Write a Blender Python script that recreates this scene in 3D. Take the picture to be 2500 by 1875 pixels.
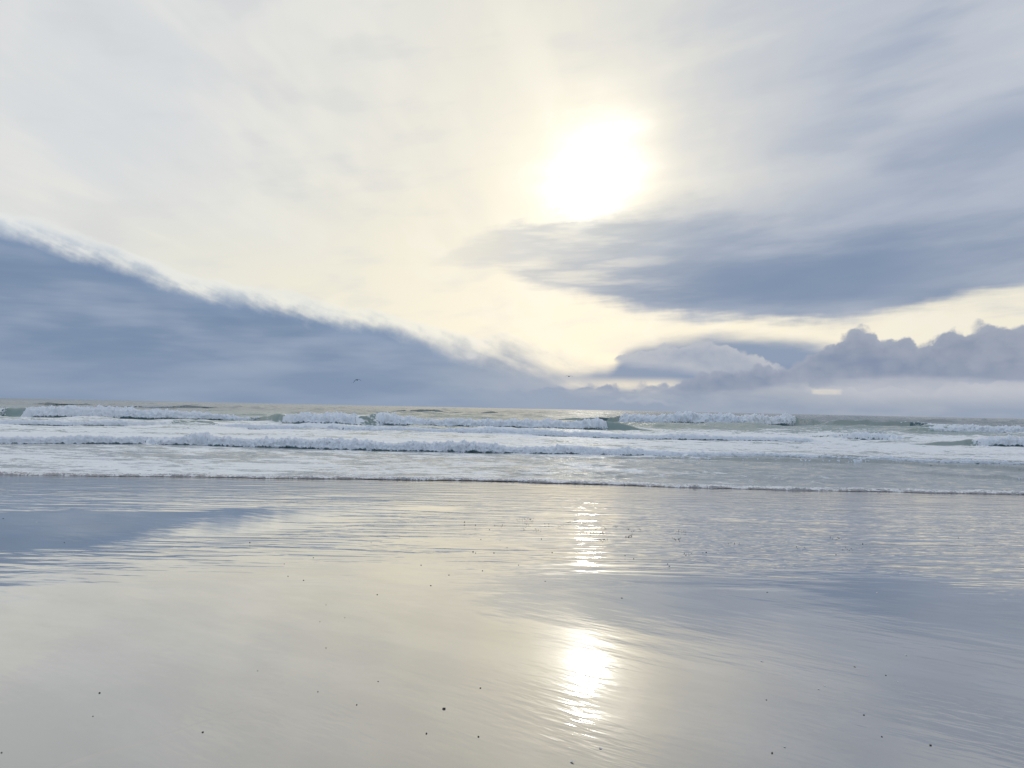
import bpy, bmesh, math, random
import numpy as np
from mathutils import Vector, Matrix, Euler

R = math.radians
scene = bpy.context.scene
for o in list(bpy.data.objects):
    bpy.data.objects.remove(o)
C = scene.collection

# ------------------------------------------------------------------ camera
CAM_H = 1.9                        # above the sea; the sand under the camera is about 0.2 m up the slope
BEACH_SLOPE, SHORE_Y = 0.0114, 18.9
K = CAM_H / 1.6
F_PX = 1889.0                      # focal length in pixels of the 2500 px wide photograph
PITCH, ROLL = 1.79, 1.17
cam_d = bpy.data.cameras.new('camera')
cam_d.sensor_fit = 'HORIZONTAL'
cam_d.sensor_width = 36.0
cam_d.lens = 36.0 * F_PX / 2500.0
cam_d.clip_start = 0.05
cam_d.clip_end = 30000.0
cam = bpy.data.objects.new('camera', cam_d)
C.objects.link(cam)
CAM_M = Matrix.Rotation(R(90 + PITCH), 3, 'X') @ Matrix.Rotation(R(ROLL), 3, 'Z')
cam.location = (0, 0, CAM_H)
cam.rotation_euler = CAM_M.to_euler()
scene.camera = cam


def ray(px, py):
    return (CAM_M @ Vector(((px - 1250.0) / F_PX, -(py - 937.5) / F_PX, -1.0))).normalized()


def azel(px, py):
    d = ray(px, py)
    return math.degrees(math.atan2(d.x, d.y)), math.degrees(math.asin(d.z))


def ground(px, py, z=0.0):
    d = ray(px, py)
    t = (z - CAM_H) / d.z
    return d.x * t, d.y * t


def sand_z(y):
    return BEACH_SLOPE * (SHORE_Y - y)


def on_sand(px, py):
    d = ray(px, py)
    t = (BEACH_SLOPE * SHORE_Y - CAM_H) / (d.z + BEACH_SLOPE * d.y)
    return d.x * t, d.y * t


# ------------------------------------------------------------------ exposure / render
scene.render.engine = 'CYCLES'
scene.cycles.use_denoising = True
try:
    scene.cycles.denoiser = 'OPENIMAGEDENOISE'
    scene.cycles.denoising_input_passes = 'RGB_ALBEDO_NORMAL'
except Exception:
    pass
scene.cycles.max_bounces = 4
scene.cycles.diffuse_bounces = 2
scene.cycles.glossy_bounces = 3
scene.cycles.sample_clamp_indirect = 6.0
scene.view_settings.view_transform = 'Standard'
scene.view_settings.look = 'None'
scene.view_settings.exposure = 0.0
scene.view_settings.gamma = 1.0
scene.view_settings.use_curve_mapping = False


def lin(r, g, b):
    def f(c):
        c /= 255.0
        return c / 12.92 if c <= 0.04045 else ((c + 0.055) / 1.055) ** 2.4
    return (f(r), f(g), f(b), 1.0)


# ------------------------------------------------------------------ node expression helper
class G:
    """Tiny wrapper: builds shader nodes out of arithmetic expressions."""
    def __init__(self, tree):
        self.t = tree

    def node(self, kind, **kw):
        n = self.t.nodes.new(kind)
        for k, v in kw.items():
            setattr(n, k, v)
        return n

    def put(self, sock, v):
        if isinstance(v, E):
            self.t.links.new(v.s, sock)
        elif v is not None:
            sock.default_value = v

    def m(self, op, a, b=None, c=None, clamp=False):
        n = self.node('ShaderNodeMath', operation=op)
        n.use_clamp = clamp
        self.put(n.inputs[0], a)
        if b is not None:
            self.put(n.inputs[1], b)
        if c is not None:
            self.put(n.inputs[2], c)
        return E(self, n.outputs[0])

    def smooth(self, a, b, x):           # smoothstep; a > b gives the falling one
        if isinstance(a, (int, float)) and isinstance(b, (int, float)) and a > b:
            return 1.0 - self.smooth(b, a, x)
        n = self.node('ShaderNodeMapRange', interpolation_type='SMOOTHSTEP')
        self.put(n.inputs['Value'], x)
        self.put(n.inputs['From Min'], a)
        self.put(n.inputs['From Max'], b)
        return E(self, n.outputs[0])

    def vec(self, x, y, z):
        n = self.node('ShaderNodeCombineXYZ')
        self.put(n.inputs[0], x); self.put(n.inputs[1], y); self.put(n.inputs[2], z)
        return E(self, n.outputs[0])

    def sep(self, v):
        n = self.node('ShaderNodeSeparateXYZ')
        self.put(n.inputs[0], v)
        return [E(self, o) for o in n.outputs]

    def noise(self, v, scale=1.0, detail=4.0, rough=0.5, dist=0.0, lac=2.0, dims='3D'):
        n = self.node('ShaderNodeTexNoise', noise_dimensions=dims)
        self.put(n.inputs['Vector'], v)
        self.put(n.inputs['Scale'], scale)
        self.put(n.inputs['Detail'], detail)
        self.put(n.inputs['Roughness'], rough)
        self.put(n.inputs['Lacunarity'], lac)
        self.put(n.inputs['Distortion'], dist)
        return E(self, n.outputs[0])

    def voronoi(self, v, scale=1.0, feature='SMOOTH_F1', smooth=0.6):
        n = self.node('ShaderNodeTexVoronoi', feature=feature, voronoi_dimensions='2D')
        self.put(n.inputs['Vector'], v)
        self.put(n.inputs['Scale'], scale)
        if 'Smoothness' in n.inputs:
            self.put(n.inputs['Smoothness'], smooth)
        return E(self, n.outputs['Distance'])

    def curve(self, x, pts, x0, x1, y0, y1):
        """piecewise curve through (x, y) points given in real units"""
        n = self.node('ShaderNodeFloatCurve')
        cm = n.mapping
        cm.use_clip = True
        c = cm.curves[0]
        pts = sorted(((min(max((a - x0) / (x1 - x0), 0), 1), min(max((b - y0) / (y1 - y0), 0), 1)) for a, b in pts))
        while len(c.points) < len(pts):
            c.points.new(0.5, 0.5)
        for p, (a, b) in zip(c.points, pts):
            p.location = (a, b)
            p.handle_type = 'AUTO_CLAMPED'
        cm.update()
        self.put(n.inputs['Value'], (x - x0) * (1.0 / (x1 - x0)))
        return E(self, n.outputs[0]) * (y1 - y0) + y0

    def mix(self, f, a, b):
        n = self.node('ShaderNodeMix', data_type='RGBA')
        n.clamp_factor = True
        self.put(n.inputs[0], f)
        self.put(n.inputs[6], a)
        self.put(n.inputs[7], b)
        return E(self, n.outputs[2])

    def add(self, f, a, b):
        n = self.node('ShaderNodeMix', data_type='RGBA', blend_type='ADD')
        n.clamp_factor = False
        self.put(n.inputs[0], f)
        self.put(n.inputs[6], a)
        self.put(n.inputs[7], b)
        return E(self, n.outputs[2])

    def mul(self, a, b):
        n = self.node('ShaderNodeMix', data_type='RGBA', blend_type='MULTIPLY')
        self.put(n.inputs[0], 1.0)
        self.put(n.inputs[6], a)
        self.put(n.inputs[7], b)
        return E(self, n.outputs[2])

    def gray(self, x):
        n = self.node('ShaderNodeCombineColor')
        for i in range(3):
            self.put(n.inputs[i], x)
        return E(self, n.outputs[0])


class E:
    def __init__(self, g, s):
        self.g, self.s = g, s
    def __add__(self, o): return self.g.m('ADD', self, o)
    def __radd__(self, o): return self.g.m('ADD', o, self)
    def __sub__(self, o): return self.g.m('SUBTRACT', self, o)
    def __rsub__(self, o): return self.g.m('SUBTRACT', o, self)
    def __mul__(self, o): return self.g.m('MULTIPLY', self, o)
    def __rmul__(self, o): return self.g.m('MULTIPLY', o, self)
    def __truediv__(self, o): return self.g.m('DIVIDE', self, o)
    def __rtruediv__(self, o): return self.g.m('DIVIDE', o, self)
    def __pow__(self, o): return self.g.m('POWER', self, o)
    def abs(self): return self.g.m('ABSOLUTE', self)
    def max(self, o): return self.g.m('MAXIMUM', self, o)
    def min(self, o): return self.g.m('MINIMUM', self, o)
    def exp(self): return self.g.m('EXPONENT', self)
    def clamp(self): return self.g.m('ADD', self, 0.0, clamp=True)


# ------------------------------------------------------------------ world: veiled evening sky with cloud banks
SUN_AZ, SUN_EL = 5.95, 17.0
world = bpy.data.worlds.new('World')
scene.world = world
world.use_nodes = True
wt = world.node_tree
wt.nodes.clear()
g = G(wt)


def build_sky():
    tc = g.node('ShaderNodeTexCoord')
    d = E(g, tc.outputs['Generated'])
    x, y, z = g.sep(d)
    az = g.m('ARCTAN2', x, y) * (180 / math.pi)
    el0 = g.m('ARCSINE', z) * (180 / math.pi)
    el = el0.abs()

    # clear sky behind and between the clouds
    sky = g.node('ShaderNodeTexSky', sky_type='NISHITA')
    sky.sun_disc = False
    sky.sun_elevation = R(SUN_EL)
    sky.sun_rotation = R(SUN_AZ)
    sky.air_density = 1.0
    sky.dust_density = 1.5
    clear = g.mul(E(g, sky.outputs[0]), (0.11, 0.11, 0.11, 1))

    # ---- noise fields
    flat = g.vec(x, y, z * 4.0)                       # layered, horizontally drawn out
    tilt = g.vec(x, y * 0.6, z * 4.2 - x * 0.62)      # layers rising to the right
    kz = 1.0 / (z.abs() + 0.12)
    plane = g.vec((x * 0.985 - y * 0.17) * kz, (y * 0.985 + x * 0.17) * kz * 0.28, 0.3)   # high veil, streaks running away
    along = g.vec((az * 0.92 - el * 0.38) * 0.10, (el * 0.92 + az * 0.38) * 0.34, 0.7)    # drawn out along the left bank
    n_lay = g.noise(flat, 5.0, 3, 0.55)
    n_lay2 = g.noise(flat, 13.0, 3, 0.55)
    n_tilt = g.noise(tilt, 3.3, 2, 0.5)
    n_tilt2 = g.noise(tilt, 8.0, 4, 0.52)
    n_veil = g.noise(plane, 1.7, 3, 0.5)
    n_fine = g.noise(d, 30.0, 4, 0.62)
    n_med = g.noise(d, 11.0, 2, 0.55)
    n_wisp = g.noise(g.vec(x, y * 0.5, z * 7.0 - x * 0.25), 6.0, 4, 0.55)
    n_al = g.noise(along, 1.0, 4, 0.6)

    # ---- angular distance to the sun
    s = Vector((math.sin(R(SUN_AZ)) * math.cos(R(SUN_EL)), math.cos(R(SUN_AZ)) * math.cos(R(SUN_EL)), math.sin(R(SUN_EL))))
    dot = x * s.x + y * s.y + z.abs() * s.z
    ds = g.m('ARCCOSINE', dot.min(1.0)) * (180 / math.pi)

    # ---- high veil
    cool = lin(220, 222, 223)
    warm = lin(235, 231, 214)
    cream = lin(240, 233, 214)
    wf = g.m('EXPONENT', (ds * ds) * (-1 / (17.0 ** 2))) * 0.75 + 0.22 + (n_veil - 0.5) * 0.9 + g.smooth(20, 9, el) * g.smooth(-34, -8, az) * 0.55
    wf = wf - g.smooth(-8, -32, az) * g.smooth(8, 22, el) * 0.45
    veil = g.mix(wf.clamp(), cool, warm)
    low = g.smooth(14, 6.0, el) * g.smooth(-16, 4, az)
    veil = g.mix(low * 0.75, veil, cream)
    n_veil2 = g.noise(plane, 4.6, 3, 0.55)
    shade = g.smooth(0.46, 0.66, n_veil * 0.65 + n_veil2 * 0.35) * g.smooth(2, 10, ds) * g.smooth(8, 16, el)
    veil = g.mix(shade * 0.40, veil, lin(203, 208, 214))
    mott = g.smooth(0.50, 0.66, n_tilt2 * 0.6 + n_med * 0.4) * g.smooth(2, 8, ds)
    veil = g.mix(mott * 0.42, veil, lin(208, 210, 212))
    lite = g.smooth(0.52, 0.38, n_veil2 * 0.6 + n_med * 0.4)
    veil = g.mix(lite * 0.35, veil, lin(238, 236, 226))
    # opposite the low sun the same clouds are lit from the front: brighter and bluer
    behind = g.smooth(0.45, -0.5, y)
    veil = g.mix(behind * 0.85, veil, (0.54, 0.69, 0.96, 1))
    veil = g.mix(0.04, veil, clear)

    # ---- sun seen through the veil
    dsn = ds + (n_med - 0.5) * 3.4 + (n_tilt2 - 0.5) * 4.2 + (n_wisp - 0.5) * 2.6 + (az - SUN_AZ).abs() * 0.16
    glow = g.m('EXPONENT', (dsn.max(0.0) ** 2.0) * (-1 / (3.0 ** 2))) * 0.72 + g.m('EXPONENT', (dsn.max(0.0) ** 2.0) * (-1 / (0.95 ** 2))) * 2.6
    halo = g.m('EXPONENT', (ds * ds) * (-1 / (6.0 ** 2))) * 0.15
    col = g.add(glow, g.add(halo, veil, (1.0, 0.92, 0.74, 1)), (1.0, 0.975, 0.92, 1))

    # ---- streaky cloud, upper right
    reg = g.smooth(3, 27, az + (el - 20) * 0.35) * g.smooth(9, 15, el) * g.smooth(60, 28, el)
    st = g.smooth(0.30, 0.66, n_tilt * 0.55 + n_tilt2 * 0.45 + reg * 0.2) * reg
    st2 = g.smooth(0.44, 0.64, n_tilt * 0.6 + n_tilt2 * 0.4) * g.smooth(12, 30, az - (el - 20) * 0.5) * reg
    col = g.mix(st * 0.9, col, lin(186, 193, 206))
    col = g.mix(st2 * 0.75, col, lin(152, 166, 188))
    a1, e1 = azel(2480, 325)
    bd = g.smooth(1.0, 0.1, g.m('SQRT', ((az - a1) / 11.0) ** 2.0 + ((el - e1 - (az - a1) * 0.05) / 2.6) ** 2.0) + (n_tilt2 - 0.5) * 1.3)
    col = g.mix(bd * 0.8, col, lin(142, 157, 182))

    # ---- broad blue-grey cloud right of and below the sun
    X0, X1, Y0, Y1 = -60.0, 60.0, 0.0, 30.0
    top = g.curve(az, [azel(*p) for p in [(1000, 640), (1150, 585), (1300, 545), (1450, 526), (1600, 505), (1750, 490), (1950, 470), (2150, 430), (2350, 370), (2500, 340)]] + [(-60, 9), (60, 15)], X0, X1, Y0, Y1)
    bot = g.curve(az, [azel(*p) for p in [(1000, 645), (1150, 650), (1300, 690), (1450, 735), (1600, 765), (1800, 775), (1950, 772), (2150, 768), (2350, 742), (2500, 728)]] + [(-60, 9), (60, 9)], X0, X1, Y0, Y1)
    et = el + (n_tilt2 - 0.5) * 4.2 + (n_fine - 0.5) * 0.9
    eb = el + (n_wisp - 0.5) * 4.0 + (n_fine - 0.5) * 0.8
    soft = g.smooth(3, 18, az) * 5.0 + 0.8
    mtop = g.smooth(0.0, 1.0, (top - et) / soft + 0.5)
    mbot = g.smooth(0.0, 1.0, (eb - bot) / 1.5 + 0.5)
    taper = g.smooth(-9, 9, az + (n_wisp - 0.5) * 22)
    mc = mtop * mbot * taper
    core = g.smooth(3.4, 0.0, (el - 9.0 - (az - 12) * 0.03).abs() + (n_tilt - 0.5) * 3 + (n_wisp - 0.5) * 3.5) * g.smooth(5, 17, az) * g.smooth(36, 24, az)
    ccol = g.mix(g.smooth(0.3, 0.7, n_tilt2), lin(142, 157, 181), lin(172, 181, 197))
    ccol = g.mix(g.smooth(10.5, 14.5, el + (n_wisp - 0.5) * 5) * 0.4, ccol, lin(182, 190, 204))
    ccol = g.mix(core * 0.85, ccol, lin(112, 135, 168))
    rim = g.m('EXPONENT', (ds * ds) * (-1 / (6.0 ** 2)))
    ccol = g.mix(rim * 0.75, ccol, lin(216, 216, 208))
    gaps = g.smooth(0.48, 0.66, n_wisp) * g.smooth(16, 1, az) * 0.55
    col = g.mix(mc * (0.94 - gaps), col, ccol)

    # ---- faint layers low over the horizon
    lowb = g.curve(az, [azel(*p) for p in [(0, 985), (900, 960), (1200, 952), (1400, 950), (1600, 938), (1750, 905), (1900, 895), (2500, 890)]] + [(-60, 0), (60, 3)], X0, X1, Y0, Y1)
    ml = g.smooth(0.0, 1.0, (lowb - el - (n_lay2 - 0.5) * 1.6) / 1.2 + 0.5)
    lowc = g.mix(g.smooth(0.38, 0.62, n_lay * 0.5 + n_lay2 * 0.5), lin(142, 157, 180), lin(168, 176, 189))
    col = g.mix(ml * 0.93, col, lowc)

    # ---- smooth lens cloud behind the cumulus
    lens = g.curve(az, [azel(*p) for p in [(1480, 905), (1530, 862), (1600, 838), (1680, 828), (1760, 824), (1880, 829), (2000, 845), (2100, 862)]] + [(-60, 0), (60, 0)], X0, X1, Y0, Y1)
    mz = g.smooth(0.0, 1.0, (lens - el - (n_lay2 - 0.5) * 1.2) / 1.5 + 0.5) * g.smooth(1.7, 2.6, el)
    col = g.mix(mz * 0.9, col, lin(124, 145, 176))

    # ---- cumulus banks on the right
    warp = g.vec(az + (n_fine - 0.5) * 1.1, el * 1.15 + (n_fine - 0.5) * 0.9, 0.0)
    v1 = g.voronoi(warp, 0.36, 'F1')
    v2 = g.voronoi(warp, 0.95, 'F1')
    bil = 1.0 - v1 * 0.75 - v2 * 0.7

    def cumulus(pts, base, c_dark, c_mid, c_edge, lump, width, col, op=0.96):
        e = g.curve(az, [azel(*p) for p in pts] + [(-60, 0), (60, 4.5)], X0, X1, Y0, Y1)
        dd = e - el + (bil - 0.35) * lump * 0.8 - (n_fine - 0.5) * 1.5
        mk = g.smooth(0.0, 1.0, dd / width + 0.5)
        b = g.curve(az, [azel(*p) for p in base] + [(-60, 0), (60, 1.5)], X0, X1, Y0, Y1)
        mk = mk * g.smooth(0.0, 1.0, (el - b - (n_lay2 - 0.5) * 1.0) / 0.7 + 0.5)
        inner = g.mix(g.smooth(0.30, 0.70, n_lay2 * 0.5 + n_med * 0.5), c_dark, c_mid)
        inner = g.mix(g.smooth(0.25, 0.75, bil * 0.5 + n_fine * 0.7) * 0.35, inner, c_edge)
        inner = g.mix(g.smooth(0.8, 0.0, dd) * 0.4, inner, c_edge)
        return g.mix(mk * op, col, inner)
    col = cumulus([(1480, 925), (1500, 878), (1530, 862), (1600, 852), (1680, 842), (1740, 838), (1800, 852), (1850, 880), (1900, 895), (1960, 925), (2000, 950)],
                  [(1450, 850), (1520, 888), (1600, 898), (1700, 915), (1850, 945), (2000, 960)],
                  lin(158, 168, 187), lin(182, 187, 196), lin(200, 201, 204), 1.0, 0.26, col)
    col = cumulus([(1640, 940), (1720, 920), (1790, 908), (1850, 898), (1900, 900), (1990, 860), (2040, 825), (2090, 806), (2130, 815), (2160, 832), (2210, 828), (2240, 850), (2290, 830), (2340, 812), (2370, 800), (2440, 792), (2500, 806), (2600, 790)],
                  [(1600, 960), (1750, 960), (1900, 948), (2050, 940), (2150, 936), (2300, 934), (2500, 935)],
                  lin(126, 140, 166), lin(148, 158, 177), lin(174, 180, 192), 1.1, 0.34, col)
    # pale band and the small bright opening under the cumulus
    pb = g.smooth(1.2, 0.3, ((el - azel(2300, 955)[1]).abs()) + (n_lay2 - 0.5) * 1.6) * g.smooth(19, 25, az)
    col = g.mix(pb * 0.6, col, lin(197, 199, 206))
    a2, e2 = azel(2012, 957)
    op = g.smooth(1.0, 0.5, ((az - a2) / 1.1).abs() + (n_fine - 0.5) * 2.2) * g.smooth(1.0, 0.3, ((el - e2) / 0.24).abs() + (n_fine - 0.5) * 1.2)
    col = g.mix(op * 0.65, col, lin(230, 222, 210))
    a3, e3 = azel(1560, 982)
    op = g.smooth(1.0, 0.2, ((az - a3) / 3.8).abs()) * g.smooth(1.0, 0.1, ((el - e3 + (bil - 0.35) * 0.7) / 0.30).abs())
    col = g.mix(op * 0.6, col, lin(194, 197, 203))

    # ---- long bank on the left
    edge = g.curve(az, [azel(*p) for p in [(0, 552), (90, 572), (185, 604), (280, 630), (371, 664), (494, 702), (590, 722), (680, 738), (780, 762), (865, 784), (940, 790), (1020, 812), (1100, 838), (1174, 846), (1236, 840), (1290, 852), (1340, 876), (1420, 906), (1560, 942), (1800, 965), (2500, 990)]] + [(-60, 15), (60, 0.7)], X0, X1, Y0, Y1)
    lefts = g.smooth(9, -6, az)
    n_al2 = g.noise(along, 3.1, 3, 0.6)
    patch = (n_al2 - 0.5) * 2.0 * g.smooth(0.40, 0.62, n_al)
    db = edge - 0.15 - el - (n_fine - 0.5) * 1.3 - (n_al - 0.5) * 1.6 - patch
    dw = edge + 0.95 - el - (n_al - 0.5) * 1.8 - (n_fine - 0.5) * 0.7
    wisp = g.smooth(0.0, 0.7, dw) * lefts
    body = g.smooth(0.40, 0.60, n_al2 * 0.7 + n_fine * 0.3)
    col = g.mix(wisp * 0.36, col, g.mix(body, lin(176, 196, 218), lin(234, 238, 238)))
    crest = g.smooth(-0.1, 0.2, dw) * g.smooth(0.65, 0.2, dw) * lefts
    col = g.mix(crest * 0.22, col, lin(240, 243, 242))
    right = g.smooth(-10, 6, az)
    mb = g.smooth(right * -1.1 - 0.55, right * 1.6 + 1.0, db)
    bcol = g.mix(g.smooth(0.36, 0.64, n_lay * 0.6 + n_wisp * 0.4), lin(118, 139, 168), lin(152, 166, 187))
    bcol = g.mix(g.smooth(4.5, 0.5, el) * 0.55, bcol, lin(140, 157, 181))
    bcol = g.mix(g.smooth(2.4, 0.2, db) * g.smooth(0.62, 0.42, n_al) * 0.6, bcol, lin(122, 145, 177))
    bcol = g.mix(right * 0.6, bcol, lin(160, 170, 187))
    col = g.mix(mb * (0.98 - right * 0.12), col, bcol)
    # one small sunlit puff in front of the bank
    a4, e4 = azel(1152, 868)
    pf = g.smooth(1.0, 0.2, g.m('SQRT', ((az - a4) / 0.75) ** 2.0 + ((el - e4) / 0.42) ** 2.0) + (n_fine - 0.5) * 1.6)
    col = g.mix(pf * 0.75, col, lin(214, 214, 214))
    return col


bg = g.node('ShaderNodeBackground')
g.put(bg.inputs['Color'], build_sky())
bg.inputs['Strength'].default_value = 1.0
wo = g.node('ShaderNodeOutputWorld')
wt.links.new(bg.outputs[0], wo.inputs['Surface'])
world.cycles.sampling_method = 'MANUAL'
world.cycles.sample_map_resolution = 512

# ------------------------------------------------------------------ sun behind thin cloud
sun_d = bpy.data.lights.new('sun', 'SUN')
sun_d.energy = 0.015
sun_d.angle = R(1.8)
sun_d.color = (1.0, 0.93, 0.80)
sun = bpy.data.objects.new('sun', sun_d)
C.objects.link(sun)
sd = Vector((math.sin(R(SUN_AZ)) * math.cos(R(SUN_EL)), math.cos(R(SUN_AZ)) * math.cos(R(SUN_EL)), math.sin(R(SUN_EL))))
sun.rotation_euler = sd.to_track_quat('Z', 'Y').to_euler()
sun.location = sd * 100

# ================================================================== numpy helpers
rng = np.random.default_rng(7)


def vnoise(x, y, seed=0):
    """smooth 2-D gradient noise, about -1..1"""
    xi = np.floor(x).astype(np.int64); yi = np.floor(y).astype(np.int64)
    xf = x - xi; yf = y - yi

    def grad(ix, iy):
        h = (ix * 374761393 + iy * 668265263 + seed * 982451653) & 0xffffffff
        h = ((h ^ (h >> 13)) * 1274126177) & 0xffffffff
        a = (h ^ (h >> 16)).astype(np.float64) * (2 * math.pi / 4294967296.0)
        return np.cos(a), np.sin(a)
    u = xf * xf * xf * (xf * (xf * 6 - 15) + 10)
    v = yf * yf * yf * (yf * (yf * 6 - 15) + 10)
    out = 0
    for dx, wx in ((0, 1 - u), (1, u)):
        for dy, wy in ((0, 1 - v), (1, v)):
            gx, gy = grad(xi + dx, yi + dy)
            out = out + wx * wy * (gx * (xf - dx) + gy * (yf - dy))
    return out * 1.5


def fbm(x, y, octv=4, seed=0, gain=0.5):
    s = 0; a = 1.0
    for i in range(octv):
        s = s + a * vnoise(x * 2 ** i, y * 2 ** i, seed + i * 17)
        a *= gain
    return s


def sstep(a, b, x):
    t = np.clip((x - a) / (b - a), 0, 1)
    return t * t * (3 - 2 * t)


def grid_object(name, P, mat, parent=None, attrs=None):
    """P: (rows, cols, 3) array of points -> one smooth mesh object"""
    nr, nc = P.shape[:2]
    idx = np.arange(nr * nc, dtype=np.int32).reshape(nr, nc)
    q = np.stack([idx[:-1, :-1], idx[:-1, 1:], idx[1:, 1:], idx[1:, :-1]], -1).reshape(-1)
    me = bpy.data.meshes.new(name)
    me.vertices.add(nr * nc)
    me.vertices.foreach_set('co', P.reshape(-1).astype(np.float32))
    nf = len(q) // 4
    me.loops.add(nf * 4)
    me.loops.foreach_set('vertex_index', q)
    me.polygons.add(nf)
    me.polygons.foreach_set('loop_start', np.arange(0, nf * 4, 4, dtype=np.int32))
    me.polygons.foreach_set('use_smooth', np.ones(nf, dtype=bool))
    me.update(calc_edges=True)
    for k, v in (attrs or {}).items():
        a = me.attributes.new(k, 'FLOAT', 'POINT')
        a.data.foreach_set('value', v.reshape(-1).astype(np.float32))
    me.materials.append(mat)
    o = bpy.data.objects.new(name, me)
    C.objects.link(o)
    if parent:
        o.parent = parent
    return o


def tag(o, label=None, cat=None, group=None, kind=None):
    if label: o['label'] = label
    if cat: o['category'] = cat
    if group: o['group'] = group
    if kind: o['kind'] = kind
    return o


def new_mat(name):
    m = bpy.data.materials.new(name)
    m.use_nodes = True
    m.node_tree.nodes.clear()
    gg = G(m.node_tree)
    out = gg.node('ShaderNodeOutputMaterial')
    return m, gg, out


# ================================================================== materials
def mat_sand():
    m, g, out = new_mat('wet_sand')
    pos = E(g, g.node('ShaderNodeNewGeometry').outputs['Position'])
    x, y, z = g.sep(pos)
    yo = y * 1.6 / (1.685 + y * 0.0114)
    # --- relief (metres): wavelets left in the thin film of water, then sand ripples near by
    wob = g.vec(x * 0.45 + g.noise(pos, 0.35, 2, 0.5) * 1.6, y * 2.7, 0.0)
    w1 = g.noise(wob, 1.35, 3, 0.5, 0.3)
    w2 = g.noise(g.vec(x * 0.75, y * 4.2, 4.0), 1.9, 2, 0.5, 0.3)
    calm_n = g.noise(g.vec(x * 0.30, y * 0.55, 9.0), 1.0, 3, 0.5)
    film = g.smooth(6.3, 8.4, yo + (calm_n - 0.5) * 4.0) * (0.5 + 0.5 * g.smooth(15.6, 13.0, yo))
    calm = g.smooth(1.0, 0.55, g.m('SQRT', ((x + 6.4) / 7.6) ** 2.0 + ((yo - 10.2 - (x + 5) * 0.34) / 2.5) ** 2.0) + (calm_n - 0.5) * 0.9 + (w1 - 0.5) * 0.8)
    calm2 = g.smooth(0.54, 0.68, calm_n) * 0.6
    amp = film * (1.0 - calm * 0.94) * (1.0 - calm2) * (1.0 - 0.45 * g.smooth(0.5, -5.0, x) * g.smooth(12.6, 10.8, yo))
    near = g.smooth(8.0, 4.8, yo)
    da, dc = x * 0.81 - y * 0.59, x * 0.59 + y * 0.81
    rp = g.noise(g.vec(da * 4.0, dc * 15.0, 2.0), 1.0, 2, 0.5, 0.3)
    rip_mask = g.smooth(0.38, 0.58, g.noise(g.vec(x, y, 5.0), 0.9, 2, 0.5)) * g.smooth(5.6, 4.2, yo)
    und = g.noise(g.vec(da * 1.2, dc * 3.4, 7.0), 1.0, 3, 0.5)
    grain = g.noise(pos, 160.0, 2, 0.6)
    h = w1 * amp * 0.025 + w2 * amp * 0.006 + rp * rip_mask * 0.0028 + und * (0.0015 + near * 0.0022) + grain * 0.00008 * near
    # a straight drag mark
    (ax, ay), (bx, by) = on_sand(150, 1872), on_sand(640, 1722)
    L = math.hypot(bx - ax, by - ay)
    tx, ty = (bx - ax) / L, (by - ay) / L
    along = (x - ax) * tx + (y - ay) * ty
    off = (x - ax) * (-ty) + (y - ay) * tx + (g.noise(pos, 3.0, 2) - 0.5) * 0.05
    mark = g.m('EXPONENT', off * off * (-1 / (0.016 ** 2))) * g.smooth(-0.2, 0.1, along) * g.smooth(L, L * 0.6, along)
    h = h - mark * 0.0016
    bump = g.node('ShaderNodeBump')
    bump.inputs['Strength'].default_value = 1.0
    bump.inputs['Distance'].default_value = 1.0
    g.put(bump.inputs['Height'], h)
    nrm = E(g, bump.outputs[0])
    # --- colour of the sand itself
    c = g.mix(g.noise(g.vec(x * 0.6, y * 1.5, 1.0), 0.8, 4, 0.55), (0.16, 0.152, 0.143, 1), (0.235, 0.226, 0.212, 1))
    c = g.mix(g.smooth(0.35, 0.7, g.noise(pos, 220.0, 2, 0.6)) * 0.55, c, (0.11, 0.10, 0.095, 1))
    dif = g.node('ShaderNodeBsdfDiffuse')
    g.put(dif.inputs['Color'], c)
    g.put(dif.inputs['Normal'], nrm)
    glo = g.node('ShaderNodeBsdfAnisotropic') if False else g.node('ShaderNodeBsdfGlossy')
    glo.distribution = 'GGX'
    g.put(glo.inputs['Color'], (0.97, 0.955, 0.925, 1))
    rough = 0.022 + g.smooth(10.5, 15.5, yo + (calm_n - 0.5) * 4) * 0.10 + g.smooth(5.0, 3.2, yo + (calm_n - 0.5) * 2) * 0.03
    g.put(glo.inputs['Roughness'], rough)
    g.put(glo.inputs['Normal'], nrm)
    lw = g.node('ShaderNodeLayerWeight')
    lw.inputs['Blend'].default_value = 0.5
    f = E(g, lw.outputs['Facing'])
    fac = 0.17 + 0.83 * (f ** 2.0)
    wetp = g.noise(g.vec(da * 0.9, dc * 2.0, 13.0), 1.1, 4, 0.6)
    fac = fac * (0.96 + 0.07 * g.smooth(0.35, 0.65, wetp))
    fac = fac * (1.0 - g.smooth(12.5, 16.0, yo) * 0.12)
    mx = g.node('ShaderNodeMixShader')
    g.put(mx.inputs[0], fac)
    g.t.links.new(dif.outputs[0], mx.inputs[1])
    g.t.links.new(glo.outputs[0], mx.inputs[2])
    g.t.links.new(mx.outputs[0], out.inputs['Surface'])
    return m


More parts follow.
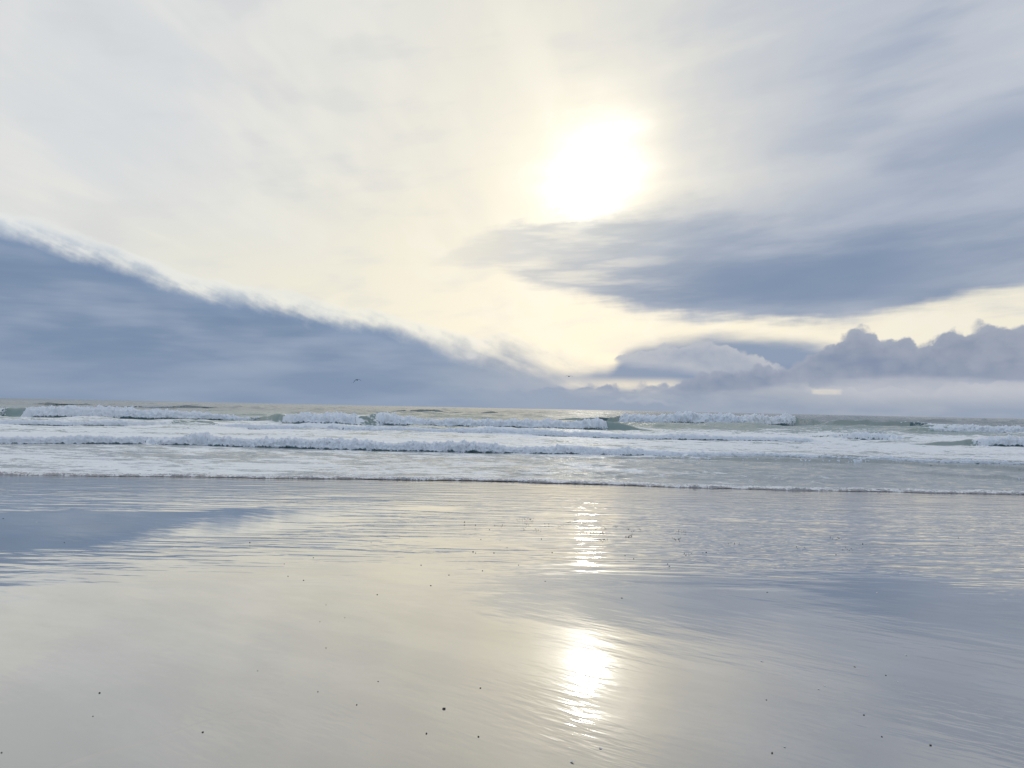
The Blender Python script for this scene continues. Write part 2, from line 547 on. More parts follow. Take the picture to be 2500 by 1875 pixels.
def mat_sea():
    m, g, out = new_mat('sea_water')
    pos = E(g, g.node('ShaderNodeNewGeometry').outputs['Position'])
    x, y, z = g.sep(pos)
    at = g.node('ShaderNodeAttribute', attribute_name='foam')
    foam = E(g, at.outputs['Fac'])
    lace = g.noise(g.vec(x * 0.30, y * 1.1, z * 1.5), 1.6, 6, 0.65, 0.5)
    lace2 = g.noise(g.vec(x * 0.45, y * 1.3, z), 6.0, 4, 0.65, 0.4)
    cover = g.smooth(-0.06, 0.09, foam - (lace * 0.62 + lace2 * 0.38 - 0.5) * 1.9 - 0.5)
    # small ripples, growing with distance
    r1 = g.noise(g.vec(x * 0.35, y * 1.0, 0.0), 4.0, 4, 0.6, 0.3)
    r2 = g.noise(g.vec(x * 0.4, y * 1.0, 3.0), 0.8, 4, 0.6, 0.3)
    h = r1 * 0.11 * g.smooth(400, 60, y) + r2 * 0.22 * g.smooth(50, 150, y)
    b = g.node('ShaderNodeBump')
    b.inputs['Strength'].default_value = 0.8
    b.inputs['Distance'].default_value = 1.0
    g.put(b.inputs['Height'], h)
    nrm = E(g, b.outputs[0])
    p = g.node('ShaderNodeBsdfPrincipled')
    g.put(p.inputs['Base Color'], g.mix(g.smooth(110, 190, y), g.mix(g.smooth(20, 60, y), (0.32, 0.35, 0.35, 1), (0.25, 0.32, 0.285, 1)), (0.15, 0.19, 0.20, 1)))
    g.put(p.inputs['Roughness'], 0.07 + 0.15 * g.smooth(40, 220, y))
    p.inputs['IOR'].default_value = 1.5
    g.put(p.inputs['Normal'], nrm)
    b2 = g.node('ShaderNodeBump')
    b2.inputs['Strength'].default_value = 0.6
    b2.inputs['Distance'].default_value = 1.0
    g.put(b2.inputs['Height'], lace2 * 0.06 + r1 * 0.11)
    q = g.node('ShaderNodeBsdfPrincipled')
    q.inputs['Base Color'].default_value = (0.90, 0.91, 0.90, 1)
    q.inputs['Roughness'].default_value = 0.28
    q.inputs['IOR'].default_value = 1.36
    g.put(q.inputs['Normal'], E(g, b2.outputs[0]))
    mx = g.node('ShaderNodeMixShader')
    g.put(mx.inputs[0], cover)
    g.t.links.new(p.outputs[0], mx.inputs[1])
    g.t.links.new(q.outputs[0], mx.inputs[2])
    g.t.links.new(mx.outputs[0], out.inputs['Surface'])
    return m


def mat_foam(name, col_a, col_b, scale, dist):
    m, g, out = new_mat(name)
    pos = E(g, g.node('ShaderNodeNewGeometry').outputs['Position'])
    at = g.node('ShaderNodeAttribute', attribute_name='foam')
    foam = E(g, at.outputs['Fac'])
    n = g.noise(pos, scale, 5, 0.65, 0.2)
    n2 = g.noise(pos, scale * 3.0, 3, 0.6)
    cover = g.smooth(-0.08, 0.12, foam - (n - 0.5) * 2.0 - 0.5)
    b = g.node('ShaderNodeBump')
    b.inputs['Strength'].default_value = 1.0
    b.inputs['Distance'].default_value = 1.0
    g.put(b.inputs['Height'], n * dist + n2 * dist * 0.4)
    p = g.node('ShaderNodeBsdfPrincipled')
    g.put(p.inputs['Base Color'], g.mix(cover, col_b, col_a))
    g.put(p.inputs['Roughness'], 0.15 + cover * 0.45)
    p.inputs['IOR'].default_value = 1.34
    g.put(p.inputs['Normal'], E(g, b.outputs[0]))
    g.t.links.new(p.outputs[0], out.inputs['Surface'])
    return m


def mat_plain(name, a, b, scale=30.0, rough=0.5):
    m, g, out = new_mat(name)
    tc = E(g, g.node('ShaderNodeTexCoord').outputs['Object'])
    n = g.noise(tc, scale, 3, 0.6)
    p = g.node('ShaderNodeBsdfPrincipled')
    g.put(p.inputs['Base Color'], g.mix(g.smooth(0.35, 0.65, n), a, b))
    p.inputs['Roughness'].default_value = rough
    g.t.links.new(p.outputs[0], out.inputs['Surface'])
    return m


M_SAND = mat_sand()
M_SEA = mat_sea()
M_FOAM = mat_foam('breaker_foam', (0.83, 0.86, 0.89, 1), (0.09, 0.15, 0.16, 1), 7.0, 0.06)
M_SWASH = mat_foam('swash_foam', (0.82, 0.81, 0.80, 1), (0.34, 0.335, 0.34, 1), 16.0, 0.02)
M_PEBBLE = mat_plain('dark_pebble', (0.016, 0.015, 0.014, 1), (0.045, 0.042, 0.038, 1), 90.0, 0.35)
M_SHELL = mat_plain('pale_shell', (0.55, 0.53, 0.49, 1), (0.78, 0.76, 0.72, 1), 70.0, 0.3)
M_SHELLIN = mat_plain('shell_hollow', (0.05, 0.045, 0.04, 1), (0.10, 0.09, 0.08, 1), 70.0, 0.4)
M_BUBBLE = mat_plain('wet_bubble', (0.10, 0.10, 0.10, 1), (0.22, 0.21, 0.20, 1), 60.0, 0.08)

# ================================================================== beach
ys = np.concatenate([np.linspace(-250, 0, 26), np.linspace(1, 24, 40), np.linspace(27, 70, 12), np.array([120, 400, 1500, 5000, 12000])])
xs = np.concatenate([-np.geomspace(12000, 30, 10), np.linspace(-25, 25, 41), np.geomspace(30, 12000, 10)])
XX, YY = np.meshgrid(xs, ys)
ZZ = np.where(YY < 30, sand_z(np.maximum(YY, -60)), sand_z(30)) - 2.2 * sstep(24, 80, YY) + 0.0 * XX
beach = grid_object('beach', np.stack([XX, YY, ZZ], -1), M_SAND)
tag(beach, 'flat wet sand beach mirroring the cloudy sky', None, None, 'structure')

# ================================================================== sea
# wave fronts: (pixel x, pixel y of the foot, height in pixels, foam 0..1); a pixel only gives the spot on the water plane
WAVES = [
    # bore next to the beach
    dict(pts=[(-600, 1080, 16, 1), (0, 1086, 17, .9), (300, 1087, 18, .9), (370, 1087, 19, .55), (400, 1090, 19, .9), (470, 1090, 21, .8), (490, 1090, 22, .35), (520, 1093, 21, 1),
              (640, 1097, 20, 1), (800, 1101, 20, 1), (1000, 1106, 22, 1), (1250, 1110, 20, 1), (1400, 1113, 18, 1), (1540, 1116, 15, .9), (1700, 1119, 12, .8), (1880, 1119, 9, .75),
              (2130, 1127, 9, .8), (2350, 1135, 9, .85), (2500, 1139, 10, .9), (3100, 1156, 10, .9)], back=7.0),
    dict(pts=[(1400, 1122, 0, 0), (1500, 1124, 3, .3), (1700, 1126, 6, .5), (1880, 1130, 7, .45), (2100, 1133, 8, .5), (2180, 1134, 5, .25), (2300, 1144, 6, .35), (2400, 1147, 6, .3), (2500, 1153, 7, .3), (3100, 1170, 7, .3)], back=3.0),
    dict(pts=[(1960, 1143, 0, 0), (1990, 1143, 3, .2), (2060, 1148, 4, .25), (2120, 1149, 2, .1), (2140, 1149, 0, 0)], back=3.0),
    dict(pts=[(2180, 1153, 0, 0), (2250, 1160, 4, .15), (2350, 1167, 5, .3), (2500, 1174, 5, .3), (3100, 1190, 5, .3)], back=3.0),
    # second bore
    dict(pts=[(-600, 1030, 11, 1), (0, 1039, 11, 1), (150, 1041, 12, 1), (300, 1042, 11, 1), (420, 1040, 6, .5), (500, 1041, 4, .3), (580, 1046, 8, .8), (640, 1053, 12, 1), (760, 1055, 13, 1),
              (900, 1057, 12, .85), (1060, 1059, 12, .9), (1250, 1064, 13, 1), (1400, 1069, 11, 1), (1540, 1073, 10, 1), (1700, 1076, 10, 1), (1880, 1079, 10, 1), (1980, 1082, 9, 1), (2010, 1083, 0, .3), (2200, 1088, 0, 0),
              (2360, 1089, 14, .2), (2385, 1090, 22, .25), (2410, 1091, 24, 1), (2500, 1093, 24, 1), (3100, 1100, 24, 1)], back=7.0),
    # churned hump of old foam
    dict(pts=[(1960, 1066, 0, .2), (2030, 1070, 8, .6), (2100, 1074, 13, .62), (2180, 1076, 12, .6), (2230, 1077, 4, .3), (2280, 1078, 0, 0)], back=5.0),
    # main breaker line
    dict(pts=[(-600, 1014, 22, .9), (-60, 1021, 24, .8), (5, 1021, 22, .25), (55, 1022, 23, .25), (75, 1022, 24, 1), (160, 1023, 25, 1), (300, 1024, 23, 1), (430, 1026, 18, 1), (540, 1027, 13, .9), (600, 1029, 9, .5), (650, 1032, 15, .3), (690, 1034, 18, .35),
              (720, 1037, 20, 1), (850, 1040, 24, 1), (885, 1041, 26, .35), (915, 1041, 27, .25), (935, 1041, 26, 1), (1050, 1043, 22, 1), (1150, 1045, 17, .9), (1200, 1046, 18, 1), (1270, 1048, 27, 1), (1310, 1049, 27, 1),
              (1360, 1050, 22, 1), (1465, 1052, 24, .95), (1480, 1053, 24, .1), (1530, 1054, 16, 0), (1570, 1055, 6, 0), (1620, 1056, 0, 0)], back=4.5),
    # outer breaker, right of the sun
    dict(pts=[(1400, 1034, 2, 0), (1430, 1034, 12, 0), (1460, 1034, 21, .05), (1500, 1035, 23, .15), (1530, 1036, 24, .9), (1600, 1038, 23, 1), (1720, 1040, 24, 1), (1820, 1042, 26, 1), (1900, 1040, 22, 1), (1925, 1040, 22, .9), (1950, 1040, 20, .1), (1985, 1039, 12, 0), (2010, 1039, 4, 0), (2030, 1038, 0, 0)], back=4.5),
    dict(pts=[(1990, 1040, 0, 0), (2040, 1040, 10, 0), (2100, 1041, 13, .1), (2180, 1042, 13, .05), (2230, 1043, 13, .2), (2280, 1044, 9, .4), (2330, 1045, 0, .3)], back=4.5),
    dict(pts=[(2200, 1058, 0, .2), (2250, 1059, 8, .6), (2290, 1060, 15, .9), (2340, 1061, 19, 1), (2420, 1062, 20, 1), (2500, 1063, 18, 1), (3100, 1070, 16, 1)], back=4.5),
    # green swells not yet breaking
    dict(pts=[(930, 1009, 0, 0), (980, 1010, 8, 0), (1030, 1012, 12, 0), (1070, 1013, 11, .1), (1110, 1014, 5, .3), (1160, 1015, 6, 0), (1210, 1016, 5, 0), (1240, 1016, 0, 0)], back=5.0),
    dict(pts=[(60, 988, 0, 0), (100, 989, 5, 0), (140, 990, 7, 0), (190, 990, 4, 0), (240, 991, 1, 0), (290, 995, 3, .3), (340, 996, 6, .35), (420, 996, 5, .2), (470, 997, 5, 0), (520, 998, 3, 0), (560, 999, 0, 0)], back=5.0),
    dict(pts=[(1320, 1024, 0, 0), (1380, 1026, 5, .1), (1440, 1027, 5, .1), (1480, 1028, 0, 0)], back=4.0),
]


def wave_fields():
    out = []
    for w in WAVES:
        X, Y, H, Fm = [], [], [], []
        for px, py, hp, fo in w['pts']:
            gx, gy = ground(px, py)
            X.append(gx); Y.append(gy)
            H.append(hp * gy / F_PX); Fm.append(fo)
        out.append((np.array(X), np.array(Y), np.array(H), np.array(Fm), w['back']))
    return out


WF = wave_fields()


def front(i, x):
    X, Y, H, Fm, bk = WF[i]
    yf = np.interp(x, X, Y)
    d = Y.mean()
    yf = yf + fbm(x * 5.0 / d, x * 0 + 3.3 * i, 4, 11 + i) * d * 0.012
    offs = np.linspace(-2, 2, 9)
    wts = np.exp(-0.5 * offs ** 2); wts /= wts.sum()
    sig = 13.0 * d / F_PX
    soft = lambda V: sum(w * np.interp(x + o * sig, X, V) for o, w in zip(offs, wts))
    h = soft(H)
    h = h * np.clip(1 + 0.30 * fbm(x * 16.0 / d, x * 0 + 1.7, 4, 31 + i), 0.35, 1.6)
    outside = np.where((x < X[0]) | (x > X[-1]), 1.0, 0.0)
    if H[0] == 0: h = np.where(x < X[0], 0, h)
    if H[-1] == 0: h = np.where(x > X[-1], 0, h)
    fo = soft(Fm)
    return yf, np.maximum(h, 0), fo


SW = [ground(px, py) for px, py in [(-700, 1150), (-300, 1153), (0, 1159), (150, 1160), (320, 1162), (640, 1166), (900, 1169), (1250, 1174), (1540, 1184), (1700, 1190), (1900, 1196), (2150, 1199), (2300, 1203), (2500, 1206), (2900, 1214), (3300, 1222)]]


def swash(x):
    X = np.array([p[0] for p in SW]); Y = np.array([p[1] for p in SW])
    return np.interp(x, X, Y) + 0.17 * fbm(x * 0.42, x * 0, 5, 5)


# sum of many small wave trains
TR = []
for i in range(54):
    lam = 0.35 * (1.115 ** i)                     # 0.35 m .. ~110 m
    th = rng.normal(0, 0.42)
    TR.append((lam, math.sin(th), math.cos(th), rng.uniform(0, 6.28)))


def chop(x, y, spacing):
    z = np.zeros_like(x)
    for lam, sx, cy, ph in TR:
        k = 2 * math.pi / lam
        a = 0.0088 * lam ** 0.85 if lam < 3 else 0.0125 * lam ** 0.55
        a = a * sstep(1.6, 3.2, lam / spacing)
        depth = 1.0 if lam < 1.2 else sstep(22 * K, 22 * K + 14 * math.sqrt(lam), y)
        last = np.where(spacing.min(1) < lam)[0]
        n = last[-1] + 1 if len(last) else 0
        depth = depth if np.isscalar(depth) else depth[:n]
        z[:n] += a[:n] * depth * np.sin(k * (x[:n] * sx + y[:n] * cy) + ph)
    return z


def sea_height(x, y, spacing, swf):
    r = y - swf
    z = 0.012 + 0.05 * (1 - np.exp(-np.maximum(r, 0) / 2.5))
    z = z + chop(x, y, spacing) * sstep(0.0, 2.0, r) * (0.7 + 0.5 * vnoise(x * 0.2, y * 0.2, 3))
    yk = y / K
    foam = 0.50 + 0.20 * fbm(x * 0.08, y * 0.12, 3, 71)
    # zones of spent foam between the wave lines
    foam = foam + 0.12 * sstep(27, 30, yk) * (1 - sstep(48, 62, yk))
    foam = foam - 0.60 * sstep(62, 85, yk) - 0.2 * sstep(100, 140, yk)
    foam = foam - 0.30 * sstep(4, 12, x) * (1 - sstep(27, 30, yk))
    for i in range(len(WF)):
        bk = WF[i][4]
        rows = np.where((y.max(1) > WF[i][1].min() - 3) & (y.min(1) < WF[i][1].max() + 75 * max(WF[i][2].max(), 0.1) + 3))[0]
        sl = slice(rows[0], rows[-1] + 1)
        xs_, ys_ = x[sl], y[sl]
        lx = np.linspace(xs_.min(), xs_.max(), 6000)
        lyf, lh, lfo = front(i, lx)
        yf, h, fo = (np.interp(xs_, lx, v) for v in (lyf, lh, lfo))
        q = ys_ - yf
        wf = 0.55 * h + 0.02
        lb = np.maximum(h, 0.05) * bk
        prof = sstep(0, 1, q / wf) * np.where(q > wf, 0.25 + 0.75 * np.exp(-((q - wf) / lb) ** 2), 1.0)
        tail = np.exp(-np.maximum(q - wf, 0) / (12 * np.maximum(h, 0.05)))
        z[sl] += h * prof * np.where(q > 0, tail ** 0.5, 1)
        on = sstep(0.02, 0.08, h)
        face = sstep(-0.3 * h - .01, 0.1, q) * (1 - sstep(wf * 1.1, wf * 1.1 + 1.2 * h + .05, q))
        f_ = foam[sl] * (1 - on * face * (1 - fo)) + on * face * fo * 0.5
        trail = on * fo * sstep(wf, wf + 0.3, q) * np.exp(-np.maximum(q - wf, 0) / (9 * np.maximum(h, 0.1)))
        foam[sl] = f_ + 0.38 * trail
    return z, np.clip(foam, -0.4, 1.15)


rr = [0.0]
while rr[-1] < 9000:
    r = rr[-1]
    y_ = (r + SHORE_Y) / K
    if y_ < 32: st = 0.085
    elif y_ < 66: st = 0.11
    elif y_ < 100: st = 0.22
    elif y_ < 160: st = 0.42
    else: st = 0.42 * (y_ / 160) ** 1.7
    rr.append(r + st)
rr = np.array(rr)
NC = 1000
tt = np.linspace(-1, 1, NC)
tan_c = np.tan(R(44)) * (0.72 * tt + 0.28 * tt ** 3)         # denser columns towards the middle
yb = SHORE_Y + rr
Xg = yb[:, None] * tan_c[None, :]
swx = swash(Xg[0])
swg = np.broadcast_to(swx[None, :], Xg.shape)
fade = (1 - sstep(0, 8, rr))[:, None]
Yg = yb[:, None] + (swg - SHORE_Y) * fade
space = np.maximum(np.gradient(yb), 0.05)[:, None] * np.ones_like(Xg)
space = np.maximum(space, np.abs(np.gradient(Xg, axis=1)) * 0.6)
Zg, Fg = sea_height(Xg, Yg, space, swg)
Zg[0, :] = -0.01
# the surface is carried a long way out on both sides, too
Pg = np.stack([Xg, Yg, Zg], -1)
left = Pg[:, :1].copy(); right = Pg[:, -1:].copy()
left[:, :, 0] = left[:, :, 0] * 1.5 - 60; right[:, :, 0] = right[:, :, 0] * 1.5 + 60
Pg = np.concatenate([left, Pg, right], 1)
Fg = np.concatenate([Fg[:, :1], Fg, Fg[:, -1:]], 1)
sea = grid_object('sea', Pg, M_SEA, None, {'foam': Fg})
tag(sea, 'shallow surf and open sea running out to the horizon', None, None, 'structure')


# ---- rolls of broken water along the wave fronts
def foam_roll(i, name='breaking_wave', ncol=1500, nrow=20):
    X, Y, H, Fm, bk = WF[i]
    d = Y.mean()
    x0, x1 = max(X[0], -d * 0.95), min(X[-1], d * 0.95)
    n = int(max(60, ncol * (x1 - x0) / (d * 1.9)))
    x = np.linspace(x0, x1, n)
    yf, h, fo = front(i, x)
    hm = np.maximum(h, 0.02)
    t = np.linspace(0, 1, nrow)[:, None]
    # section: foot in front, bulging face, rounded crest, long back
    qx = np.interp(t, [0, .12, .3, .5, .68, .82, 1], [-.26, -.22, -.10, .12, .55, 1.0, 1.9])
    qz = np.interp(t, [0, .12, .3, .5, .68, .82, 1], [-.25, .10, .48, .85, 1.06, 1.02, .55])
    nx = np.interp(t, [0, .3, .5, .68, 1], [-1, -.9, -.6, -.1, .3])
    nz = np.interp(t, [0, .3, .5, .68, 1], [.1, .4, .8, 1, .9])
    arc = t * 2.6
    sc = 1.0 / hm.mean()
    A = x[None, :] * sc; B = arc + 0 * A
    lump = (np.abs(fbm(A * 1.1, B * 1.3, 2, 100 + i)) * 0.34 + np.abs(vnoise(A * 3.1, B * 3.3, 140 + i)) * 0.24
            + np.abs(vnoise(A * 7.0, B * 6.0, 160 + i)) * 0.15)
    lump = lump * np.interp(t, [0, .15, .7, 1], [.35, 1, 1, .2])
    f = sstep(0.12, 0.8, fo[None, :] + 0.5 * (t - 0.5) * (fo[None, :] < 0.95) + 0.30 * fbm(A * 0.9, B * 0.9, 3, 50 + i) + 0.35 * np.minimum(fbm(A * 0.16, B * 0.4, 2, 57 + i), 0))
    P = np.zeros((nrow, n, 3))
    P[..., 0] = x[None, :] + 0.05 * hm * vnoise(A * 2, B * 2, 7)
    P[..., 1] = yf[None, :] + hm[None, :] * (qx + (lump - .12) * nx * f)
    field = sstep(0, .55, qx) * np.where(qx > .55, 1 - .12 * (qx - .55), 1) - .16
    P[..., 2] = 0.03 + hm[None, :] * ((qz + (lump - .12) * nz) * f + (1 - f) * field) - (h[None, :] < 0.03) * 0.3 - (1 - f) * 0.05
    fa = 0.16 + 0.9 * f + np.interp(t, [0, .14, .25, .4, 1], [-1, -.75, -.12, .12, .02]) + 0.25 * fbm(A * 0.6, B * 0.8, 3, 9)
    return grid_object(name, P, M_FOAM, sea, {'foam': fa})


for i in range(len(WF)):
    if WF[i][3].max() > 0.2:
        foam_roll(i)


# ---- lumpy lip of foam where the wash ends on the sand
def swash_lip():
    xw = np.linspace(-20, 20, 3000)
    yf = swash(xw)
    nrow = 16
    t = np.linspace(0, 1, nrow)[:, None]
    w = 0.95 + 0.35 * fbm(xw * 0.7, xw * 0, 3, 41)
    hh = 0.032 * (1 + 0.5 * fbm(xw * 0.9, xw * 0 + 9, 4, 43))
    qx = np.interp(t, [0, .15, .4, 1], [-.06, -.02, .12, 1.0])
    qz = np.interp(t, [0, .15, .4, .75, 1], [-.3, .75, 1.0, .6, -.1])
    A = xw[None, :] + 0 * t; B = qx * w[None, :]
    lump = np.abs(fbm(A * 7, B * 7, 3, 61)) * 1.0 + np.abs(vnoise(A * 24, B * 20, 66)) * 0.4
    P = np.zeros((nrow, len(xw), 3))
    P[..., 0] = A
    P[..., 1] = yf[None, :] + qx * w[None, :] - 0.02 * lump
    P[..., 2] = 0.006 + hh[None, :] * qz * (0.45 + lump)
    fa = 0.50 + 0.45 * fbm(A * 2.0, B * 3.5, 4, 63) + np.interp(t, [0, .15, .5, 1], [-.25, -.05, .12, .3])
    return grid_object('swash_foam', P, M_SWASH, sea, {'foam': fa})


swash_lip()


# ================================================================== gulls
def gull(name, loc, yaw, roll, left, right, mat, label, size=1.0):
    """body lofted along +X, wings along +Y / -Y; left/right = list of (span, z, sweep, chord)"""
    bm = bmesh.new()
    # body and head, one loft
    prof = [(-.30, .004, .012, .035), (-.24, .006, .02, .055), (-.16, .0, .045, .05), (-.06, -.01, .07, .066), (.04, -.012, .078, .07), (.12, -.004, .06, .056), (.18, .012, .042, .04), (.225, .022, .04, .036), (.262, .018, .026, .024), (.285, .010, .011, .010), (.32, .004, .004, .004)]
    ns = 10
    rings = []
    for (x, z, rz, ry) in prof:
        rings.append([bm.verts.new((x, ry * math.cos(2 * math.pi * k / ns), z + rz * math.sin(2 * math.pi * k / ns))) for k in range(ns)])
    for a, b in zip(rings[:-1], rings[1:]):
        for k in range(ns):
            bm.faces.new((a[k], a[(k + 1) % ns], b[(k + 1) % ns], b[k]))
    bm.faces.new(rings[0][::-1]); bm.faces.new(rings[-1])
    for sgn, wing in ((1, left), (-1, right)):
        sec = []
        for (sp, z, sw, ch) in wing:
            th = 0.014 * ch / 0.16 + 0.004
            pts = [(ch * 0.42, 0, 0), (ch * 0.15, 0, th), (-ch * 0.58, 0, -0.002), (ch * 0.1, 0, -th * 0.4)]
            sec.append([bm.verts.new((p[0] - sw, sgn * sp, z + p[2])) for p in pts])
        for a, b in zip(sec[:-1], sec[1:]):
            for k in range(4):
                f = (a[k], a[(k + 1) % 4], b[(k + 1) % 4], b[k])
                bm.faces.new(f if sgn > 0 else f[::-1])
        bm.faces.new(sec[-1])
    # tail fan
    tv = [bm.verts.new(p) for p in [(-.24, -.035, .006), (-.24, .035, .006), (-.40, .075, .0), (-.42, 0, .0), (-.40, -.075, .0), (-.24, -.035, -.006), (-.24, .035, -.006), (-.40, .075, -.005), (-.42, 0, -.005), (-.40, -.075, -.005)]]
    bm.faces.new(tv[:5]); bm.faces.new(tv[5:][::-1])
    for k in range(5):
        bm.faces.new((tv[k], tv[(k + 1) % 5], tv[5 + (k + 1) % 5], tv[5 + k]))
    bmesh.ops.recalc_face_normals(bm, faces=bm.faces)
    bmesh.ops.scale(bm, vec=(size, size, size), verts=bm.verts)
    me = bpy.data.meshes.new(name)
    bm.to_mesh(me); bm.free()
    me.materials.append(mat)
    for p in me.polygons: p.use_smooth = True
    o = bpy.data.objects.new(name, me)
    C.objects.link(o)
    o.location = loc
    o.rotation_euler = Euler((roll, 0, yaw), 'XYZ')
    tag(o, label, 'bird')
    return o


def sky_point(px, py, dist):
    d = ray(px, py)
    return Vector((0, 0, CAM_H)) + d * (dist / d.y)


M_GULL_D = mat_plain('dark_plumage', (0.012, 0.018, 0.032, 1), (0.030, 0.038, 0.055, 1), 12.0, 0.7)
M_GULL_G = mat_plain('grey_plumage', (0.16, 0.17, 0.18, 1), (0.24, 0.25, 0.26, 1), 12.0, 0.7)
gull('seagull', sky_point(872, 927.5, 100), R(78), R(0),
     [(.02, .03, 0, .19), (.14, .055, -.03, .19), (.27, -.03, -.04, .18), (.37, -.16, -.01, .15), (.44, -.31, .06, .10), (.47, -.42, .13, .03)],
     [(.02, .03, 0, .18), (.15, .06, -.04, .18), (.28, .06, -.06, .16), (.40, .0, -.03, .13), (.50, -.06, .04, .09), (.58, -.11, .12, .03)],
     M_GULL_D, 'dark seagull with drooping arched wings flying against the long blue cloud bank')
gull('seagull', sky_point(1389, 919, 118), R(112), R(2),
     [(.02, .03, 0, .18), (.15, .07, -.04, .18), (.30, .085, -.07, .16), (.43, .05, -.03, .13), (.55, .01, .05, .09), (.64, -.03, .13, .03)],
     [(.02, .03, 0, .18), (.15, .08, -.04, .18), (.30, .10, -.07, .16), (.43, .075, -.03, .13), (.55, .03, .05, .09), (.64, -.01, .13, .03)],
     M_GULL_G, 'pale grey seagull gliding with level wings beside the cream gap in the clouds')

# ================================================================== pebbles, shells and bubbles on the sand
prng = random.Random(11)


def pebble_mesh(seed):
    r = random.Random(seed)
    bm = bmesh.new()
    bmesh.ops.create_icosphere(bm, subdivisions=2, radius=1.0)
    ph = [r.uniform(0, 6.28) for _ in range(6)]
    sx, sy, sz = r.uniform(.8, 1.25), r.uniform(.65, 1.0), r.uniform(.45, .75)
    for v in bm.verts:
        c = v.co
        k = 1 + 0.13 * math.sin(2.3 * c.x + ph[0]) + 0.11 * math.sin(3.1 * c.y + ph[1] + c.z) + 0.08 * math.sin(4.7 * c.z + ph[2] + 2 * c.x)
        v.co = Vector((c.x * sx, c.y * sy, c.z * sz)) * k
    me = bpy.data.meshes.new('pebble')
    bm.to_mesh(me); bm.free()
    for p in me.polygons: p.use_smooth = True
    me.materials.append(M_PEBBLE)
    return me


PM = [pebble_mesh(k) for k in range(7)]
PEB = [(923, 1664, 4), (871, 1721, 4), (1173, 1680, 5), (1041, 1791, 6), (1168, 1799, 6), (1392, 1674, 2), (842, 1508, 3), (243, 1692, 5), (227, 1749, 4), (495, 1788, 6),
       (776, 1689, 4), (796, 1582, 4), (629, 1638, 3), (4, 1838, 5), (781, 1518, 3), (796, 1477, 3), (2163, 1649, 4), (2109, 1746, 5), (2153, 1799, 5), (2272, 1820, 7), (1885, 1839, 7), (1871, 1709, 4),
       (1134, 1275, 5), (1174, 1317, 4), (1322, 1316, 5), (1155, 1347, 5), (1161, 1350, 4), (1206, 1350, 4), (1238, 1337, 3), (1348, 1349, 4), (1266, 1380, 4), (1028, 1380, 4), (1178, 1394, 4), (1096, 1404, 4),
       (1052, 1430, 5), (921, 1452, 4), (976, 1311, 3), (906, 1325, 3), (1195, 1293, 4), (1161, 1282, 4), (1208, 1282, 3), (1221, 1319, 3), (1455, 1293, 4), (1634, 1383, 5), (1547, 1364, 4), (1526, 1356, 4), (1630, 1377, 4),
       (8, 1266, 4), (157, 1325, 4), (741, 1417, 5), (703, 1407, 4), (694, 1377, 4), (765, 1362, 4), (610, 1325, 4), (1724, 1349, 5), (1716, 1350, 4), (2041, 1354, 4), (2340, 1313, 4), (2106, 1328, 4)]


def pebble(px, py, size_px, label, group=None):
    x, y = on_sand(px, py)
    dist = math.hypot(y, CAM_H)
    r = (0.38 if py > 1600 else 0.32) * size_px * dist / F_PX
    o = bpy.data.objects.new('pebble', prng.choice(PM))
    C.objects.link(o)
    o.scale = (r, r, r)
    o.rotation_euler = (prng.uniform(-.15, .15), prng.uniform(-.15, .15), prng.uniform(0, 6.28))
    o.location = (x, y, sand_z(y) + r * 0.34)
    tag(o, label, 'pebble', group)
    return o


pebble(1084, 1731, 9.5, 'biggest black pebble lying alone on smooth pale wet sand, left of the mirrored sun')
for px, py, sz in PEB:
    if py > 1600 and px < 1450:
        lab = 'small black pebble alone on smooth pale sand, left of the mirrored sun', 'black pebbles on the smooth near sand'
    elif py > 1600:
        lab = 'small dark pebble on the grey rippled sand, right of the mirrored sun', 'dark pebbles on the rippled grey sand'
    elif px < 700 or (px < 1100 and py < 1335):
        lab = 'dark speck of a pebble on sand mirroring the long blue cloud bank', 'pebbles on the bank reflection'
    elif px < 1100:
        lab = 'tiny dark pebble on the smooth cream-coloured sand beyond the ripples', 'pebbles on the cream sand'
    elif px < 1500:
        lab = 'tiny dark pebble among the wavelets near the strings of foam bubbles', 'pebbles near the foam bubbles'
    else:
        lab = 'tiny dark pebble where the sand mirrors the broad blue-grey cloud', 'pebbles on the grey cloud reflection'
    pebble(px, py, sz, *lab)


def shell_mesh():
    """ribbed half-open clam shell, a thick fan dome"""
    nr, na = 6, 19
    bm = bmesh.new()
    layers = []
    for lay, inset in ((0, 1.0), (1, 0.90)):
        g_ = []
        for i in range(nr + 1):
            t = i / nr
            row = []
            for j in range(na):
                a = math.pi * (-0.12 + 1.24 * j / (na - 1))
                rib = 1 + 0.035 * math.cos(j * math.pi) * t
                rad = t * rib * (1 - 0.10 * abs(math.cos(a)))
                row.append(bm.verts.new((rad * math.cos(a) * inset, (rad * math.sin(a) - 0.35) * inset, (0.46 * math.cos(t * 1.35) * (0.35 + 0.65 * math.sin(min(max((a + .4) / (math.pi + .8), 0), 1) * math.pi)) - 0.06) * inset)))
            g_.append(row)
        layers.append(g_)
    for lay, g_ in enumerate(layers):
        for i in range(nr):
            for j in range(na - 1):
                f = (g_[i][j], g_[i + 1][j], g_[i + 1][j + 1], g_[i][j + 1])
                bm.faces.new(f if lay == 0 else f[::-1]).material_index = lay
    a, b = layers
    for j in range(na - 1):
        bm.faces.new((a[nr][j], b[nr][j], b[nr][j + 1], a[nr][j + 1]))
    me = bpy.data.meshes.new('shell')
    bm.to_mesh(me); bm.free()
    for p in me.polygons: p.use_smooth = True
    me.materials.append(M_SHELL); me.materials.append(M_SHELLIN)
    return me


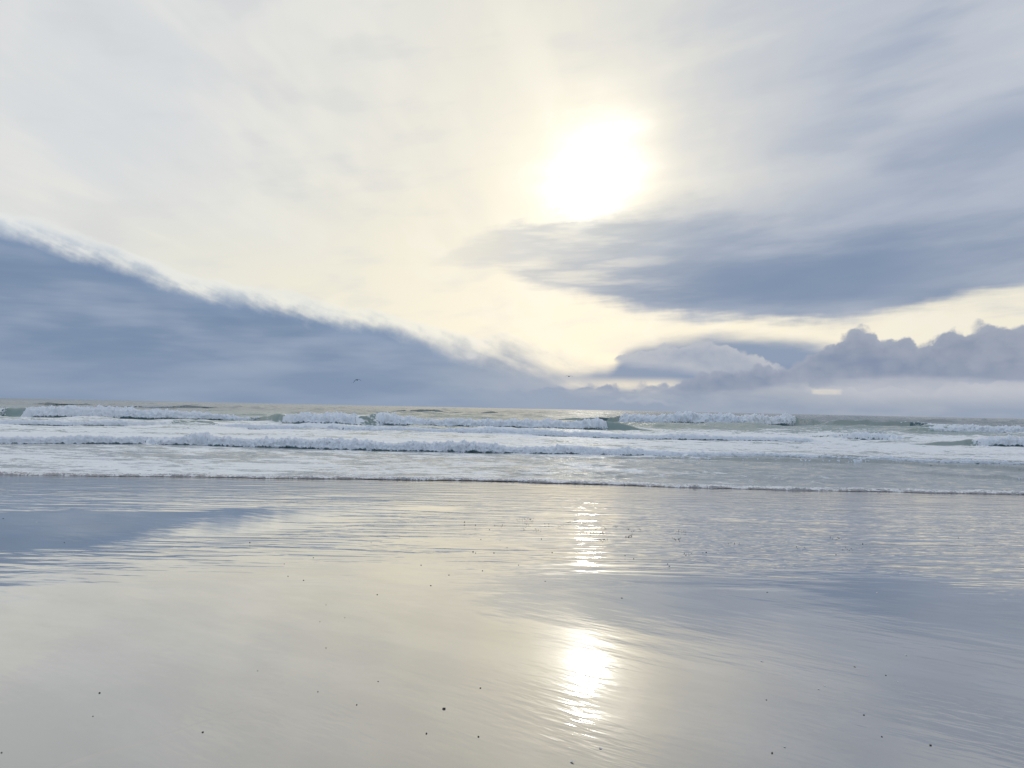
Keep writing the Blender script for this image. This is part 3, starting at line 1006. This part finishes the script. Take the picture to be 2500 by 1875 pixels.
SM = shell_mesh()
SHELL = [(1396, 1861, 13), (1467, 1828, 10), (1736, 1563, 5), (1860, 1615, 9), (2087, 1628, 6), (2213, 1600, 9), (2192, 1665, 6), (2014, 1675, 7), (1999, 1683, 7), (1915, 1824, 8), (1518, 1460, 5), (2141, 1447, 5), (1873, 1446, 5), (1331, 1419, 4), (89, 1275, 5)]
SLAB = {0: 'larger pale shell half open in rippled sand below the mirrored sun'}
for k, (px, py, sz) in enumerate(SHELL):
    x, y = on_sand(px, py)
    r = 0.5 * sz * math.hypot(y, CAM_H) / F_PX
    o = bpy.data.objects.new('shell', SM)
    C.objects.link(o)
    o.scale = (r, r * 0.9, r)
    o.rotation_euler = (prng.uniform(-.5, .3), prng.uniform(-.4, .4), prng.uniform(0, 6.28))
    o.location = (x, y, sand_z(y) + r * 0.12)
    if k in SLAB:
        tag(o, SLAB[k], 'shell')
    else:
        tag(o, 'tiny pale shell glinting on the wet sand', 'shell', 'tiny pale shells on the wet sand')


def bubbles():
    bm = bmesh.new()
    spots = []
    z0 = lambda zx, zy: (800 + zx * 0.4069, 1170 + zy * 0.4069)
    for zx0, zx1, zy, n in [(1130, 1240, 243, 34), (1155, 1190, 296, 7), (1235, 1285, 306, 10), (1380, 1415, 281, 9), (1635, 1690, 291, 14), (1570, 1600, 328, 6), (1620, 1660, 325, 9), (1785, 1830, 342, 26), (1615, 1680, 366, 22),
                            (2085, 2120, 360, 12), (2100, 2150, 314, 10), (1480, 1500, 247, 4), (1430, 1455, 260, 7), (1530, 1545, 265, 3), (1190, 1215, 275, 6), (1860, 1890, 300, 6), (1700, 1740, 285, 8), (1790, 1810, 296, 6), (1040, 1070, 281, 5), (2135, 2170, 450, 6), (1290, 1330, 268, 4), (1815, 1840, 317, 4)]:
        for _ in range(n):
            spots.append(z0(prng.uniform(zx0, zx1), zy + prng.gauss(0, 5)))
    for cx, cy, n in [(2040, 1315, 18), (2068, 1342, 14), (1655, 1315, 10), (1792, 1327, 8), (1955, 1337, 8), (1664, 1299, 7), (1676, 1353, 5)]:
        for _ in range(n):
            spots.append((cx + prng.uniform(-15, 15), cy + prng.gauss(0, 2)))
    for px, py in spots:
        x, y = on_sand(px, py)
        r = prng.uniform(0.003, 0.006)
        bmesh.ops.create_icosphere(bm, subdivisions=1, radius=r, matrix=Matrix.Translation((x, y, sand_z(y) + r * 0.35)))
    me = bpy.data.meshes.new('foam_bubbles')
    bm.to_mesh(me); bm.free()
    for p in me.polygons: p.use_smooth = True
    me.materials.append(M_BUBBLE)
    o = bpy.data.objects.new('foam_bubbles', me)
    C.objects.link(o)
    tag(o, 'scattered strings of tiny foam bubbles left on the wet sand', 'bubbles', None, 'stuff')


bubbles()
